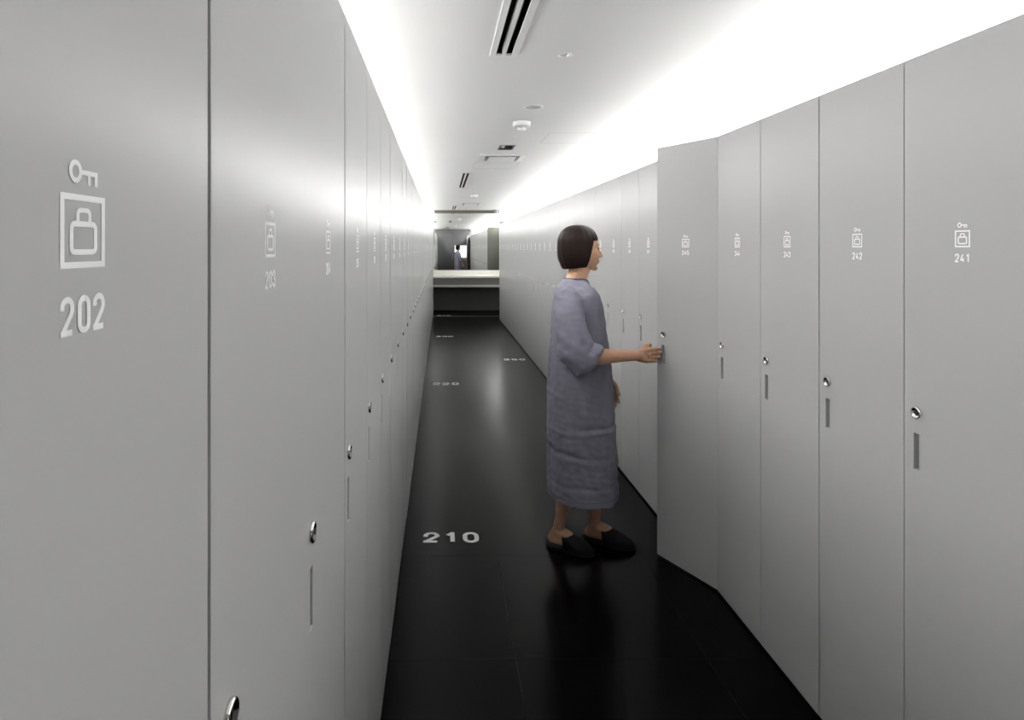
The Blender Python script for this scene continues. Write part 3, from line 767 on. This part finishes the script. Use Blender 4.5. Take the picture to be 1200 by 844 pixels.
def strip(name, pts, wid, up_, th=.0022, mt=None, parent=gown, smooth_=True):
    """a band laid on the gown: pts = (origin, direction) rays"""
    hits = []
    for o_, d_ in pts:
        h = tree.ray_cast(Vector(o_), Vector(d_).normalized())
        if h[0] is not None: hits.append((h[0], h[1]))
    bm = bmesh.new(); prev = None
    for i, (p, n_) in enumerate(hits):
        t1 = (hits[min(i+1, len(hits)-1)][0]-hits[max(i-1, 0)][0]).normalized(); sd = t1.cross(n_).normalized()
        q = [bm.verts.new(p+sd*wid/2-n_*.003), bm.verts.new(p+sd*wid/2+n_*th), bm.verts.new(p-sd*wid/2+n_*th), bm.verts.new(p-sd*wid/2-n_*.003)]
        if prev:
            for k in range(4): bm.faces.new((prev[k], prev[(k+1) % 4], q[(k+1) % 4], q[k]))
        prev = q
    bmesh.ops.recalc_face_normals(bm, faces=bm.faces)
    me = bpy.data.meshes.new(name); bm.to_mesh(me); bm.free()
    o = child(name, me, mt or M['robe'], parent, smooth_)
    return o
# front placket, hem band, side seam, neckline binding
strip('placket', [((1.4, PY-.006, 1.262-k*.012), (-1, 0, 0)) for k in range(50)], .030, None)
strip('hem_stitch', [((.703+.5*math.cos(a), PY+.5*math.sin(a), .302), (-math.cos(a), -math.sin(a), 0)) for a in [2*PI*k/90 for k in range(91)]], .004, None, th=.0010, mt=M['robe_dark'])
strip('side_seam', [((.700, 2.2, .93-k*.014), (0, 1, 0)) for k in range(42)], .003, None, th=.0008, mt=M['robe'])
bm = bmesh.new(); pts = []
for k in range(41):
    a = 2*PI*k/40; c, s = math.cos(a), math.sin(a)
    pts.append((Vector((.6765+.062*math.copysign(abs(c)**.87, c), PY+.071*math.copysign(abs(s)**.87, s), 1.345+.95*vdip(c, s))), .0045))
limb(bm, pts, 8); me = bpy.data.meshes.new('neckline'); bm.to_mesh(me); bm.free(); child('neckline', me, M['robe_dark'], gown)
gm.free()

# slippers
def slipper(ank, toe, label):
    d = (toe-ank); d.z = 0; d.normalize(); ang = math.atan2(d.y, d.x)
    heel = Vector((ank.x, ank.y, 0))-d*.062; L = (Vector((toe.x, toe.y, 0))-heel).length+.018
    bm = bmesh.new()
    def half(t_):   # half width along the sole
        return .036*(math.sin(min(1, t_*5)*PI/2)**.6)*(1-.12*math.exp(-((t_-.42)/.12)**2))*(1 if t_ < .62 else math.sqrt(max(0, 1-((t_-.62)/.385)**2)))+.0005+(.008*math.exp(-((t_-.68)/.15)**2))*(1 if t_ < .96 else (1-t_)/.04)
    T = [i/24 for i in range(25)]
    def sec(fn): return [[bm.verts.new(p) for p in fn(t_)] for t_ in T]
    S = sec(lambda t_: [(t_*L, half(t_), .001), (t_*L, -half(t_), .001), (t_*L, -half(t_)*1.02, .018), (t_*L, half(t_)*1.02, .018)])
    for A, B in zip(S[:-1], S[1:]):
        for k in range(4): bm.faces.new((A[k], A[(k+1) % 4], B[(k+1) % 4], B[k]))
    bm.faces.new(S[0]); bm.faces.new(S[-1][::-1])
    # upper: vault from instep to toe, open behind
    prev = None; n = 14; cols = []
    for i in range(17):
        t_ = .40+.60*i/16; k = (t_-.40)/.60
        hgt = .060*(1-k)**.8+.020*math.sqrt(max(0, 1-k**4)); hw = half(t_)*1.04+.001
        lead = .05*(1-k)
        cols.append([bm.verts.new((t_*L+ (lead*math.sin(PI*j/n)*-0.2), hw*math.cos(PI*j/n), .014+hgt*math.sin(PI*j/n)**.8)) for j in range(n+1)])
    for A, B in zip(cols[:-1], cols[1:]):
        for j in range(n): bm.faces.new((A[j], A[j+1], B[j+1], B[j]))
    bmesh.ops.recalc_face_normals(bm, faces=bm.faces)
    me = bpy.data.meshes.new('slipper'); bm.to_mesh(me); bm.free()
    o = child('slipper', me, M['slipper'])
    o.matrix_parent_inverse = Matrix.Translation((-0.70, -PY, 0)); o.location = heel; o.rotation_euler = (0, 0, ang)
    so = o.modifiers.new('s', 'SOLIDIFY'); so.thickness = .003; so.offset = 1
slipper(RA, Vector((.725, 2.826, 0)), ''); slipper(LA, Vector((.945, 2.888, 0)), '')
